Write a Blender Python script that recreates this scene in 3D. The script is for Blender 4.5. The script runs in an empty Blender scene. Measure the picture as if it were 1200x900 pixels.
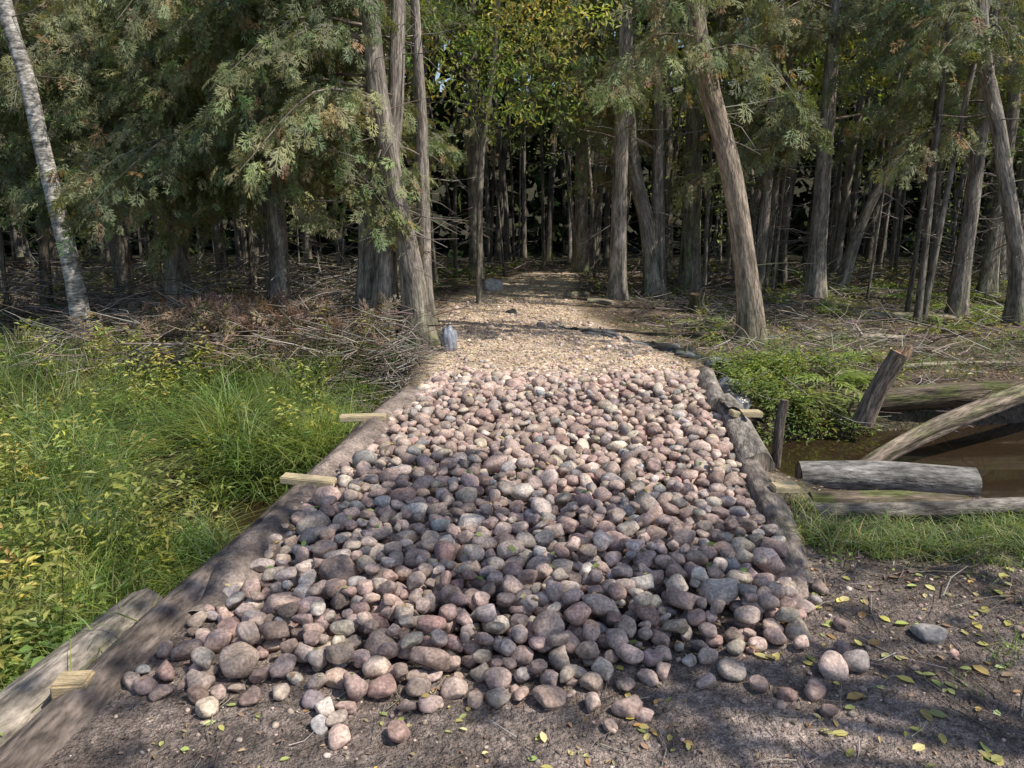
import bpy, bmesh, math
import numpy as np
from mathutils import Vector
rng = np.random.default_rng(7)
scene = bpy.context.scene

# ---------------------------------------------------------------- utils
def sstep(a, b, x):
    t = np.clip((np.asarray(x, float)-a)/(b-a), 0, 1)
    return t*t*(3-2*t)
def vnoise(x, y, seed=0.0):
    x = np.asarray(x, float); y = np.asarray(y, float)
    i = np.floor(x); j = np.floor(y); fx = x-i; fy = y-j
    fx = fx*fx*(3-2*fx); fy = fy*fy*(3-2*fy)
    def h(a, b):
        v = np.sin(a*127.1+b*311.7+seed*74.7)*43758.5453
        return v-np.floor(v)
    return (h(i, j)*(1-fx)+h(i+1, j)*fx)*(1-fy)+(h(i, j+1)*(1-fx)+h(i+1, j+1)*fx)*fy
def fbm(x, y, seed=0.0, o=4):
    a = 0; w = .5; t = 0
    for k in range(o):
        a = a+w*vnoise(x*2**k, y*2**k, seed+k*3.3); t += w; w *= .5
    return a/t
def norm(v):
    return v/np.maximum(np.linalg.norm(v, axis=-1, keepdims=True), 1e-9)

PY = [-10, 3, 7, 8.6, 10.1, 12.3, 15, 20, 30]
PC = [-1.56, 0, .5, .33, .0, .0, .5, 1.6, 5]
PHY = [0, 7.2, 8.6, 10, 12, 15, 22]
PHW = [1.2, 1.22, 1.05, .95, .9, .7, .5]
def cxf(y): return np.interp(y, PY, PC)
def hwf(y): return np.interp(y, PHY, PHW)
def yst(x): return 4.85+.16*x+.1*np.sin(x*1.3)
def stm(x): return sstep(-2.9, -2.0, x)*(1-sstep(12, 16, np.abs(x)))
def gz(x, y):
    x = np.asarray(x, float); y = np.asarray(y, float)
    s = x-cxf(y); hw = hwf(y)
    off = sstep(0, .6, np.abs(s)-hw-.05)
    z = .02*(fbm(x*3, y*3, 1)-.5)+.014*(fbm(x*14, y*14, 2)-.5)
    z = z+off*(.22*(fbm(x*.9, y*.9, 3)-.5)+.06*(fbm(x*5, y*5, 4)-.5))*sstep(2, 7, y)
    left = sstep(1.25, 1.7, -s)*sstep(.6, 1.8, y)*(1-sstep(6.3, 7.6, y))
    z = z-.3*left*(1-.45*sstep(3, 6, -s))
    right = sstep(1.3, 1.8, s)*sstep(2.9, 3.9, y)*(1-sstep(5.7, 6.8, y))
    z = z-.14*right
    wd = .28*sstep(2.0, 3.4, x)
    ch = (1-sstep(.38+wd, .8+wd, np.abs(y-yst(x))))*stm(x)
    z = z-.5*ch
    z = z-.05*np.clip(y-15, 0, 17)
    z = z+.03*(1-off)*sstep(6.6, 7.4, y)
    z = z+13*sstep(48, 85, np.hypot(x, y))
    return z

class MB:
    def __init__(s): s.V=[]; s.C=[]; s.B=[]; s.F=[]; s.n=0
    def add(s, V, F, col, mat=0, buv=None, smooth=True):
        V = np.asarray(V, float).reshape(-1, 3); n = len(V)
        c = np.asarray(col, float)
        if c.ndim == 1: c = np.tile(c, (n, 1))
        s.V.append(V); s.C.append(c)
        s.B.append(np.zeros((n, 3)) if buv is None else buv)
        F = np.asarray(F, int)
        s.F.append((F+s.n, mat, smooth)); s.n += n
    def build(s, name, mats):
        V = np.concatenate(s.V); C = np.concatenate(s.C); B = np.concatenate(s.B)
        lv = np.concatenate([f.ravel() for f, _, _ in s.F])
        tot = np.concatenate([np.full(len(f), f.shape[1]) for f, _, _ in s.F])
        mi = np.concatenate([np.full(len(f), m) for f, m, _ in s.F])
        sm = np.concatenate([np.full(len(f), q) for f, _, q in s.F])
        st = np.concatenate([[0], np.cumsum(tot)[:-1]])
        me = bpy.data.meshes.new(name)
        me.vertices.add(len(V)); me.vertices.foreach_set('co', V.ravel())
        me.loops.add(len(lv)); me.loops.foreach_set('vertex_index', lv)
        me.polygons.add(len(tot)); me.polygons.foreach_set('loop_start', st)
        me.polygons.foreach_set('material_index', mi)
        me.polygons.foreach_set('use_smooth', sm.astype(bool))
        a = me.attributes.new('Col', 'FLOAT_COLOR', 'POINT')
        a.data.foreach_set('color', np.concatenate([np.clip(C, 0, 1), np.ones((len(C), 1))], 1).ravel())
        b = me.attributes.new('buv', 'FLOAT_VECTOR', 'POINT'); b.data.foreach_set('vector', B.ravel())
        for m in mats: me.materials.append(m)
        me.update(calc_edges=True)
        ob = bpy.data.objects.new(name, me); scene.collection.objects.link(ob)
        return ob

def inst(mb, V, F, pos, R, sc, col, mat=0, smooth=False):
    n = len(pos); sc = np.asarray(sc, float)
    if n == 0: return
    if sc.ndim == 1: sc = np.repeat(sc[:, None], 3, 1)
    W = np.einsum('nij,nvj->nvi', R, V[None]*sc[:, None, :])+pos[:, None, :]
    nv = len(V)
    FF = (F[None]+(np.arange(n)*nv)[:, None, None]).reshape(-1, F.shape[1])
    c = np.repeat(np.asarray(col)[:, None, :], nv, 1)
    mb.add(W.reshape(-1, 3), FF, c.reshape(-1, 3), mat, smooth=smooth)
def basis(d, up):
    x = norm(d); y = norm(np.cross(up, x)); z = np.cross(x, y)
    return np.stack([x, y, z], -1)
def rvec(n): return norm(rng.normal(size=(n, 3)))
def yaw_basis(n, tilt=.25):
    a = rng.uniform(0, 2*np.pi, n)
    d = np.stack([np.cos(a), np.sin(a), rng.normal(0, tilt, n)], -1)
    up = np.array([0, 0, 1.])+rng.normal(0, tilt, (n, 3))
    return basis(d, up)
def jit(c, n, v=.2, h=.08):
    c = np.asarray(c, float)
    return np.clip(c*(1+rng.normal(0, v, (n, 1)))*(1+rng.normal(0, h, (n, 3))), .004, .9)
def pick(cols, n, p=None, v=.2, h=.07):
    cols = np.asarray(cols, float); i = rng.choice(len(cols), n, p=p)
    return np.clip(cols[i]*(1+rng.normal(0, v, (n, 1)))*(1+rng.normal(0, h, (n, 3))), .004, .9)

def catmull(P, n):
    P = np.asarray(P, float)
    if len(P) == 2: return P[0]+(P[1]-P[0])*np.linspace(0, 1, n)[:, None]
    Q = np.vstack([2*P[0]-P[1], P, 2*P[-1]-P[-2]])
    t = np.linspace(0, len(P)-1-1e-6, n); i = t.astype(int); f = (t-i)[:, None]
    a, b, c, d = Q[i], Q[i+1], Q[i+2], Q[i+3]
    return .5*(2*b+(c-a)*f+(2*a-5*b+4*c-d)*f**2+(3*b-a-3*c+d)*f**3)
MOSS = np.array([.085, .105, .03])
def tube(mb, ctrl, r, ns=12, seg=24, col=(.15, .12, .1), mat=0, rough=.07, moss=0, flare=0, cap=None, flareh=.35, mossh=.5):
    P = catmull(ctrl, seg); r = np.interp(np.linspace(0, 1, seg), np.linspace(0, 1, len(r)), r)
    T = norm(np.gradient(P, axis=0)); m = T.mean(0)
    ref = np.array([0, 1., 0]) if abs(m[2]) > .6 else np.array([0, 0, 1.])
    U = norm(np.cross(T, ref)); W = np.cross(T, U)
    L = np.concatenate([[0], np.cumsum(np.linalg.norm(np.diff(P, axis=0), axis=1))])
    a = np.linspace(0, 2*np.pi, ns, endpoint=False)
    ph = rng.uniform(0, 6.28, 6)
    A, LL = np.meshgrid(a, L)
    w = np.sin(2*A+ph[0]+LL*.5)*.5+np.sin(3*A+ph[1]-LL*.8)*.45+np.sin(5*A+ph[2]+LL*.5)*.5+.4*np.sin(LL*5+ph[5]+A)
    rad = r[:, None]*(1+rough*w)
    if flare:
        h = L[:, None]
        rad = rad*(1+flare*np.exp(-h/flareh)*(1+.45*np.sin(4*A+ph[3])+.3*np.sin(7*A+ph[4])))
    V = P[:, None]+rad[..., None]*(np.cos(A)[..., None]*U[:, None]+np.sin(A)[..., None]*W[:, None])
    r0 = float(np.mean(r))
    buv = np.stack([np.cos(A)*r0, np.sin(A)*r0, LL+ph[0]*3], -1).reshape(-1, 3)
    c = np.tile(np.asarray(col, float), (seg*ns, 1))*(1+.5*(vnoise(A.ravel()*2, LL.ravel()*2, ph[0])-.5))[:, None]
    if moss:
        k = moss*np.exp(-LL/mossh)*sstep(.25, .6, vnoise(A*1.5, LL*4, ph[1])) if m[2] > .6 else moss*sstep(.42, .6, fbm(A*1.5, LL*5, ph[1]))*sstep(-.5, .4, (np.cos(A)*U[:, 2:3]+np.sin(A)*W[:, 2:3]))
        k = np.clip(k.ravel(), 0, 1)[:, None]
        c = c*(1-k)+MOSS*k
    idx = np.arange(seg*ns).reshape(seg, ns)
    F = np.stack([idx[:-1], np.roll(idx, -1, 1)[:-1], np.roll(idx, -1, 1)[1:], idx[1:]], -1).reshape(-1, 4)
    mb.add(V.reshape(-1, 3), F, c, mat, buv)
    if cap is not None:
        for e, q in ((0, P[0]), (seg-1, P[-1])):
            ring = V[e]; ctr = ring.mean(0); mid = ctr+(ring-ctr)*.55+T[e]*(.004 if e else -.004)
            vv = np.vstack([ring, mid, ctr[None]+T[e]*(0.006 if e else -.006)])
            f = [[k, (k+1) % ns, ns+(k+1) % ns] for k in range(ns)]+[[k, ns+(k+1) % ns, ns+k] for k in range(ns)]+[[ns+k, ns+(k+1) % ns, 2*ns] for k in range(ns)]
            f = np.array(f)
            if e == 0: f = f[:, ::-1]
            cc = np.vstack([np.tile(np.array(cap)*.5, (ns, 1)), np.tile(np.array(cap)*.95, (ns, 1)), np.array(cap)[None]*.75])
            mb.add(vv, f, cc, mat, vv*np.array([1, 1, .3]), smooth=False)
    return P, T

# ---------------------------------------------------------------- materials
def mat_new(name):
    m = bpy.data.materials.new(name); m.use_nodes = True
    nt = m.node_tree; nt.nodes.clear()
    return m, nt
def N(nt, t, **k):
    n = nt.nodes.new(t)
    for a, b in k.items(): setattr(n, a, b)
    return n
def surf_mat(name, rough=.9, scales=((8, .5), (40, .5)), bump=.4, bumpscale=60, dist=.01, coord='obj', cscale=(1, 1, 1), lo=.55, hi=1.45, spec=.25):
    m, nt = mat_new(name); L = nt.links.new
    out = N(nt, 'ShaderNodeOutputMaterial'); bs = N(nt, 'ShaderNodeBsdfPrincipled')
    bs.inputs['Roughness'].default_value = rough
    bs.inputs['Specular IOR Level'].default_value = spec
    at = N(nt, 'ShaderNodeAttribute', attribute_name='Col')
    if coord == 'obj':
        tc = N(nt, 'ShaderNodeTexCoord'); src = tc.outputs['Object']
    else:
        b = N(nt, 'ShaderNodeAttribute', attribute_name='buv'); src = b.outputs['Vector']
    mp = N(nt, 'ShaderNodeMapping'); mp.inputs['Scale'].default_value = cscale; L(src, mp.inputs['Vector'])
    prev = at.outputs['Color']
    for sc, amt in scales:
        nz = N(nt, 'ShaderNodeTexNoise'); nz.inputs['Scale'].default_value = sc; nz.inputs['Detail'].default_value = 3; nz.inputs['Roughness'].default_value = .6
        L(mp.outputs[0], nz.inputs['Vector'])
        mr = N(nt, 'ShaderNodeMapRange'); mr.inputs['From Min'].default_value = .3; mr.inputs['From Max'].default_value = .7
        mr.inputs['To Min'].default_value = 1-amt*(1-lo)*2; mr.inputs['To Max'].default_value = 1+amt*(hi-1)*2
        L(nz.outputs['Fac'], mr.inputs['Value'])
        mx = N(nt, 'ShaderNodeVectorMath', operation='SCALE'); L(prev, mx.inputs[0]); L(mr.outputs[0], mx.inputs['Scale'])
        prev = mx.outputs[0]
    L(prev, bs.inputs['Base Color'])
    nb = N(nt, 'ShaderNodeTexNoise'); nb.inputs['Scale'].default_value = bumpscale; nb.inputs['Detail'].default_value = 3; nb.inputs['Roughness'].default_value = .65
    L(mp.outputs[0], nb.inputs['Vector'])
    bp = N(nt, 'ShaderNodeBump'); bp.inputs['Strength'].default_value = bump; bp.inputs['Distance'].default_value = dist
    L(nb.outputs['Fac'], bp.inputs['Height']); L(bp.outputs[0], bs.inputs['Normal'])
    L(bs.outputs[0], out.inputs[0])
    return m
def leaf_mat(name, trans=.4, rough=.55):
    m, nt = mat_new(name); L = nt.links.new
    out = N(nt, 'ShaderNodeOutputMaterial')
    at = N(nt, 'ShaderNodeAttribute', attribute_name='Col')
    d = N(nt, 'ShaderNodeBsdfDiffuse'); L(at.outputs['Color'], d.inputs['Color'])
    g = N(nt, 'ShaderNodeBsdfGlossy'); g.inputs['Roughness'].default_value = rough; g.inputs['Color'].default_value = (1, 1, 1, 1)
    m0 = N(nt, 'ShaderNodeMixShader'); m0.inputs[0].default_value = .045; L(d.outputs[0], m0.inputs[1]); L(g.outputs[0], m0.inputs[2])
    t = N(nt, 'ShaderNodeBsdfTranslucent')
    mu = N(nt, 'ShaderNodeVectorMath', operation='MULTIPLY'); mu.inputs[1].default_value = (1.5, 1.5, .7)
    L(at.outputs['Color'], mu.inputs[0]); L(mu.outputs[0], t.inputs['Color'])
    mx = N(nt, 'ShaderNodeMixShader'); mx.inputs[0].default_value = trans
    L(m0.outputs[0], mx.inputs[1]); L(t.outputs[0], mx.inputs[2]); L(mx.outputs[0], out.inputs[0])
    return m
def diff_mat(name):
    m, nt = mat_new(name); out = N(nt, 'ShaderNodeOutputMaterial'); at = N(nt, 'ShaderNodeAttribute', attribute_name='Col')
    d = N(nt, 'ShaderNodeBsdfDiffuse'); nt.links.new(at.outputs['Color'], d.inputs['Color']); nt.links.new(d.outputs[0], out.inputs[0]); return m
M_stone = surf_mat('stone', .85, ((14, .5), (90, .55)), .4, 120, .004, lo=.6, hi=1.35, spec=.2)
M_ground = surf_mat('soil', .95, ((3, .4), (25, .6), (120, .6)), 1, 45, .04)
M_mat = surf_mat('dusty_fabric', .95, ((6, .5), (60, .5)), .8, 40, .02)
M_bark = surf_mat('bark', .95, ((22, .6), (90, .5)), 1, 45, .02, 'buv', (1, 1, .14), lo=.45, hi=1.6)
M_log = surf_mat('weathered_wood', .9, ((9, .6), (45, .6)), .9, 50, .014, 'buv', (1, 1, .3), lo=.45, hi=1.4)
M_birch = surf_mat('birch_bark', .8, ((10, .6), (30, .6)), .5, 30, .008, 'buv', (.8, .8, 2.2), lo=.35, hi=1.25)
M_plank = surf_mat('pine_lumber', .75, ((20, .4), (80, .3)), .3, 60, .003, 'obj', (1, 8, 8))
M_leaf = leaf_mat('leaf', .42)
M_cedar = leaf_mat('cedar_foliage', .3)
M_dry = leaf_mat('dry_leaf', .2, .7)
M_grass = leaf_mat('grass_blade', .42, .5)
M_twig = diff_mat('twig')
M_far = diff_mat('far_foliage')
M_plastic = surf_mat('plastic_sheet', .3, ((10, .4),), .5, 25, .02, spec=.6)

# ---------------------------------------------------------------- base shapes
def ico(sub):
    bm = bmesh.new(); bmesh.ops.create_icosphere(bm, subdivisions=sub, radius=1)
    V = np.array([v.co[:] for v in bm.verts]); F = np.array([[v.index for v in f.verts] for f in bm.faces]); bm.free()
    return V, F
def rockify(V, facets=8):
    V = V.copy()
    for k in range(facets):
        n = rvec(1)[0]; h = rng.uniform(.55, .88)
        d = V@n; o = np.clip(d-h, 0, None)
        V = V-o[:, None]*n*rng.uniform(.7, .97)
    ph = rng.uniform(0, 6, 3); k = rng.normal(0, 1.6, (3, 3))
    V = V*(1+.05*sum(np.sin(V@k[i]*1.5+ph[i]) for i in range(3)))[:, None]
    return V/np.abs(V).max(0)
V2, F2 = ico(3); V1, F1 = ico(2); V0, F0 = ico(1)
ROCK = [rockify(V1) for _ in range(14)]
ROCKH = [rockify(V2, 12) for _ in range(12)]
ROCKL = [rockify(V0, 3) for _ in range(5)]

def leafshape(w=.5, fold=.12, curl=.1):
    V = np.array([[0, 0, 0], [.3, -w*.42, fold], [.68, -w*.4, fold*.8-curl*.4], [1, 0, -curl], [.68, w*.4, fold*.8-curl*.4], [.3, w*.42, fold], [.5, 0, -.02]])
    F = np.array([[0, 1, 6], [1, 2, 6], [2, 3, 6], [3, 4, 6], [4, 5, 6], [5, 0, 6]])
    return V, F
LF = leafshape()
LFF = leafshape(.62, .05, .05)
LQ = (np.array([[0, 0, 0], [.45, -.2, .08], [1, 0, -.1], [.45, .2, .08]], float), np.array([[0, 1, 2], [0, 2, 3]]))
LQn = (np.array([[0, 0, 0], [.4, -.11, .04], [1, 0, -.15], [.4, .11, .04]], float), np.array([[0, 1, 2], [0, 2, 3]]))
QL = (np.array([[0, 0, 0], [.5, -.32, .05], [1, 0, -.08], [.5, .32, .05]], float), np.array([[0, 1, 2, 3]]))

def frond(npair, wid, subl=True, w0=.03):
    V = []; F = []
    def dia(p, d, L, w, z=0.0):
        d = np.array(d, float); d /= np.linalg.norm(d); q = np.array([-d[1], d[0], 0])
        b = len(V); p = np.array(p, float)
        V.extend([p, p+d*L*.45-q*w, p+d*L+[0, 0, z], p+d*L*.45+q*w]); F.append([b, b+1, b+2, b+3])
    dia([0, 0, 0], [1, 0, 0], 1.0, .016)
    for i in range(npair):
        t = .08+.85*i/npair; l = wid*(math.sin(min(1, (t+.12))*math.pi)**.7+.15)
        for sd in (-1, 1):
            t2 = t+rng.uniform(-.04, .04); a = rng.uniform(.55, .95); l2 = l*rng.uniform(.7, 1.2)
            d = [math.cos(a), sd*math.sin(a), rng.uniform(-.3, .15)]
            p = [t2, 0, -.12*t2*t2]
            dia(p, d, l2, w0, -.05*l2)
            if subl:
                u = .4
                pp = [p[0]+d[0]*l2*u, p[1]+d[1]*l2*u, p[2]]
                for s2 in (-1, 1):
                    a2 = a*sd+s2*.6
                    dia(pp, [math.cos(a2), math.sin(a2), rng.uniform(-.2, .1)], l2*.5, w0*.9, -.02)
    V = np.array(V, float); V[:, 2] -= .25*V[:, 0]**2+.1*np.abs(V[:, 1])
    return V, np.array(F)
FR = [frond(5, .4) for _ in range(6)]
FERN = [frond(14, .22, False, .022) for _ in range(2)]

def stickshape():
    P = [(0, 0, 0), (.5, rng.normal(0, .05), rng.normal(0, .05)), (1, rng.normal(0, .08), rng.normal(0, .08))]
    V = []
    for k, p in enumerate(P):
        for a in range(3):
            r = [1, .8, .35][k]
            V.append([p[0], p[1], p[2], r*math.cos(a*math.pi/1.5), r*math.sin(a*math.pi/1.5)])
    V = np.array(V); F = []
    for k in range(2):
        for a in range(3): F.append([k*3+a, k*3+(a+1) % 3, (k+1)*3+(a+1) % 3, (k+1)*3+a])
    return V, np.array(F)
STK = [stickshape() for _ in range(6)]
def sticks(mb, pos, d, L, r, col, mat=0):
    R = basis(d, rvec(len(pos))); k = rng.integers(0, 6, len(pos))
    for i in range(6):
        s = k == i
        if not s.any(): continue
        Vs, Fs = STK[i]; n = s.sum()
        loc = np.zeros((n, 9, 3))
        loc[..., 0] = Vs[None, :, 0]*L[s][:, None]
        loc[..., 1] = Vs[None, :, 1]*L[s][:, None]+Vs[None, :, 3]*r[s][:, None]
        loc[..., 2] = Vs[None, :, 2]*L[s][:, None]+Vs[None, :, 4]*r[s][:, None]
        W = np.einsum('nij,nvj->nvi', R[s], loc)+pos[s][:, None]
        FF = (Fs[None]+(np.arange(n)*9)[:, None, None]).reshape(-1, 4)
        mb.add(W.reshape(-1, 3), FF, np.repeat(col[s][:, None], 9, 1).reshape(-1, 3), mat)

# ---------------------------------------------------------------- ground
def axis(parts): return np.concatenate([np.arange(a, b, st) for a, b, st in parts])
xs = axis([(-120, -20, 8), (-20, -8, .6), (-8, -5, .15), (-5, 5, .05), (5, 8, .15), (8, 20, .6), (20, 121, 8)])
ys = axis([(-40, -4, 4), (-4, 1, .3), (1, 9, .05), (9, 16, .1), (16, 40, .8), (40, 130, 5)])
GX, GY = np.meshgrid(xs, ys); GZ = gz(GX, GY)
def ground_col(x, y):
    s = x-cxf(y); hw = hwf(y)
    n1 = fbm(x*1.2, y*1.2, 11); n2 = fbm(x*4, y*4, 12); n3 = fbm(x*12, y*12, 14)
    forest = np.array([.15, .115, .088])[None]*(1+1.2*(n2-.5)+.8*(n3-.5))[:, None]
    green = np.array([.075, .085, .035])[None]
    k = sstep(.5, .62, n1)[:, None]*.6; c = forest*(1-k)+green*k
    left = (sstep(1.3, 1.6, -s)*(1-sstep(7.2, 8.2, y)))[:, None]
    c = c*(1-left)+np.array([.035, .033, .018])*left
    right = (sstep(1.25, 1.6, s)*sstep(2.9, 3.3, y)*(1-sstep(3.9, 4.2, y)))[:, None]*.7
    c = c*(1-right)+np.array([.08, .07, .045])*right
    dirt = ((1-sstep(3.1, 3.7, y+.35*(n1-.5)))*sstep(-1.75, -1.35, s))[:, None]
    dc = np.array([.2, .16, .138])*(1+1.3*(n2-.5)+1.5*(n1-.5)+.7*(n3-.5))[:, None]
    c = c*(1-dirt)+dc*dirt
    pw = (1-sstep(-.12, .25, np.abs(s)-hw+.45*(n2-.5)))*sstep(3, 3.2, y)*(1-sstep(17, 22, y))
    pc = np.array([.64, .51, .385])*(1+.6*(n2-.5)+.3*(n1-.5))[:, None]  # path tan brightened to stand in for sun patches on it
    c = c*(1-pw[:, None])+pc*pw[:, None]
    ch = ((1-sstep(.55, 1.0, np.abs(y-yst(x))))*stm(x))[:, None]
    c = c*(1-ch)+np.array([.03, .024, .016])*ch
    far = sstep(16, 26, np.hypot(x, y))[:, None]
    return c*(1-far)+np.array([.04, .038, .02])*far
mb = MB(); ny, nx = GX.shape; idx = np.arange(nx*ny).reshape(ny, nx)
F = np.stack([idx[:-1, :-1], idx[:-1, 1:], idx[1:, 1:], idx[1:, :-1]], -1).reshape(-1, 4)
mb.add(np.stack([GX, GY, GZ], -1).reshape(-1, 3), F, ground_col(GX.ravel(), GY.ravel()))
mb.build('ground', [M_ground])

# water
m, nt = mat_new('stream_water'); out = N(nt, 'ShaderNodeOutputMaterial'); bs = N(nt, 'ShaderNodeBsdfPrincipled')
bs.inputs['Base Color'].default_value = (.03, .02, .011, 1); bs.inputs['Roughness'].default_value = .05
nz = N(nt, 'ShaderNodeTexNoise'); nz.inputs['Scale'].default_value = 9; bp = N(nt, 'ShaderNodeBump'); bp.inputs['Strength'].default_value = .3; bp.inputs['Distance'].default_value = .02
nt.links.new(nz.outputs[0], bp.inputs['Height']); nt.links.new(bp.outputs[0], bs.inputs['Normal']); nt.links.new(bs.outputs[0], out.inputs[0])
mb = MB(); wx = np.linspace(-2.3, 11, 60); wz = np.interp(wx, [-2.3, -1, 1.2, 11], [-.5, -.42, -.3, -.3])
V = np.concatenate([np.stack([wx, yst(wx)-.95, wz], -1), np.stack([wx, yst(wx)+.95, wz], -1)])
F = np.array([[i, i+1, 61+i, 60+i] for i in range(59)]); mb.add(V, F, (.1, .1, .1)); mb.build('stream_water', [m])

# ---------------------------------------------------------------- bridge
def deckz(s, y):
    return .022+.014*(fbm(s*4, y*4, 31)-.5)+.012*(fbm(s*15, y*15, 32)-.5)-.06*(1-sstep(2.7, 3.05, y+.3*(fbm(s*3, 0*s, 35)-.5)))
root = bpy.data.objects.new('log_bridge', None); scene.collection.objects.link(root)
def child(o): o.parent = root; return o
mb = MB(); ss = np.linspace(-1.38, 1.27, 110); yy = np.linspace(2.7, 6.75, 130); S, Y = np.meshgrid(ss, yy)
Z = deckz(S, Y); e = np.abs(S)
wr = fbm(S*9, Y*3, 36)-.5
Z = np.where(e > 1.1, Z+.06*np.sin(np.clip((e-1.1)/.26, 0, 1)*np.pi)*(S < 0)*(1-sstep(5.8, 6.6, Y))+.06*wr-.5*np.clip(e-1.3, 0, 1)*(S < 0), Z)
Z = Z-.06*sstep(6.3, 6.75, Y)
X = cxf(Y)+S*(1+.06*(fbm(Y*2.5, S*0+3, 37)-.5))
idx = np.arange(S.size).reshape(S.shape); F = np.stack([idx[:-1, :-1], idx[:-1, 1:], idx[1:, 1:], idx[1:, :-1]], -1).reshape(-1, 4)
k = fbm(X*3, Y*3, 33); k2 = fbm(X*9, Y*2, 39); c = np.array([.23, .185, .16])*(1+1.1*(k.ravel()[:, None]-.5)+1.1*(k2.ravel()[:, None]-.5))
mb.add(np.stack([X, Y, Z], -1).reshape(-1, 3), F, c); child(mb.build('deck_fabric', [M_mat]))
mb = MB()
def sl(s, y, z): return (cxf(y)+s, y, z)
tube(mb, [sl(-1.28, 1.0, -.05), sl(-1.31, 2.4, -.03), sl(-1.29, 4, -.03), sl(-1.3, 5.4, -.02)], [.1, .095, .09, .085], 24, 70, (.2, .16, .135), rough=.1, cap=(.4, .33, .24))
tube(mb, [sl(-1.29, 5.2, -.02), sl(-1.3, 6.0, -.03), sl(-1.25, 6.7, -.1)], [.075, .07, .06], 16, 30, (.18, .15, .125), cap=(.3, .25, .2))
tube(mb, [sl(1.24, 2.95, -.04), sl(1.27, 3.7, -.01), sl(1.26, 4.55, .0)], [.07, .085, .08], 24, 50, (.27, .23, .2), rough=.12, cap=(.4, .33, .26))
tube(mb, [sl(1.3, 4.35, .02), sl(1.31, 5.2, .04), sl(1.3, 5.75, .03)], [.095, .09, .085], 24, 50, (.3, .265, .23), rough=.12, cap=(.4, .33, .26))
tube(mb, [sl(1.24, 5.6, .03), sl(1.25, 6.1, .04), sl(1.27, 6.7, .04)], [.085, .085, .08], 20, 30, (.3, .265, .235), rough=.1, cap=(.4, .33, .26))
child(mb.build('stringer_logs', [M_log]))
mb = MB(); yy = np.linspace(2.95, 6.9, 190); jj = np.linspace(0, 1, 12); Y, J = np.meshgrid(yy, jj, indexing='ij')
hgt = .03+.16*fbm(Y*1.7, Y*0, 45)*sstep(3.2, 4.6, Y); S = 1.34+.2*J+.06*(fbm(Y*3, J*3, 46)-.5)-.1*(1-J)*sstep(.5, .7, fbm(Y*1.1, Y*0+7, 49)); Z = -.1+hgt*2*(1-J)**1.3*sstep(.05, .4, fbm(Y*1.3, Y*0+2, 47))+.05*(fbm(Y*8, J*4, 48)-.5)-.12*J
idx = np.arange(S.size).reshape(S.shape); F = np.stack([idx[:-1, :-1], idx[:-1, 1:], idx[1:, 1:], idx[1:, :-1]], -1).reshape(-1, 4)
mb.add(np.stack([cxf(Y)+S, Y, Z], -1).reshape(-1, 3), F, (.035, .035, .037)); child(mb.build('silt_fabric', [M_plastic]))
def box(mb, c, sx, sy, sz, yaw, col, bev=.006, tilt=0):
    bm = bmesh.new(); bmesh.ops.create_cube(bm, size=1)
    for v in bm.verts: v.co = Vector((v.co.x*sx, v.co.y*sy, v.co.z*sz))
    bmesh.ops.bevel(bm, geom=bm.edges[:], offset=bev, segments=2, affect='EDGES'); bmesh.ops.triangulate(bm, faces=bm.faces[:])
    V = np.array([v.co[:] for v in bm.verts]); F = np.array([[v.index for v in f.verts] for f in bm.faces]); bm.free()
    cy, sn = math.cos(yaw), math.sin(yaw); ct, st = math.cos(tilt), math.sin(tilt)
    R = np.array([[cy, -sn, 0], [sn, cy, 0], [0, 0, 1]])@np.array([[ct, 0, st], [0, 1, 0], [-st, 0, ct]])
    mb.add(V@R.T+np.array(c), F, col, smooth=False)
mb = MB(); pc = (.46, .38, .24)
for c, sx, sy, sz, yaw in [((-1.05, 5.2, .085), .32, .09, .04, .05), ((-1.12, 3.98, .08), .3, .085, .04, -.12), ((1.63, 5.15, .13), .22, .085, .04, .1), ((1.46, 3.86, .085), .14, .085, .04, .05)]:
    box(mb, c, sx, sy, sz, yaw, pc, tilt=rng.normal(0, .04))
box(mb, (-1.43, 2.2, .03), .11, .09, .1, .1, (.42, .33, .2), .008)
child(mb.build('tie_planks', [M_plank]))

# ---------------------------------------------------------------- cobbles: dropped one by one on a height field
res = .0125; gx0, gx1, gy0, gy1 = -1.9, 2.6, 1.6, 8.0
hx = np.arange(gx0, gx1, res); hy = np.arange(gy0, gy1, res); HX, HY = np.meshgrid(hx, hy)
H = np.maximum(gz(HX, HY), np.where((HY > 2.7) & (HY < 6.75) & (np.abs(HX-cxf(HY)) < 1.3), deckz(HX-cxf(HY), HY), -1))
H0 = H.copy()
def target(x, y):
    s = x-cxf(y)
    wob = .2*(fbm(y*2.2, 0*y+5, 41)-.5)*2
    l = sstep(-1.22+wob*.5, -.85+wob, s); r = 1-sstep(1.0+wob*.3, 1.24+wob*.2, s)
    front = 2.14+.2*(fbm(x*2.5, 0*x, 42)-.5)*2+.22*sstep(.2, 1.1, x)-.1*sstep(.1, .8, -x)
    f = sstep(front, front+.4, y); b = 1-sstep(5.9, 7.0, y+.9*(fbm(x*2, y*2, 43)-.5))
    return l*r*f*b*(.09+.11*(fbm(x*1.8, y*1.8, 44)-.5))
STC = [(.44, .325, .275), (.38, .285, .245), (.50, .38, .32), (.40, .33, .29), (.47, .385, .31), (.39, .265, .225), (.34, .3, .285), (.57, .48, .41), (.27, .205, .175), (.32, .31, .31)]
STP = [.24, .18, .15, .1, .1, .06, .05, .06, .04, .02]
placed = []
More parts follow.
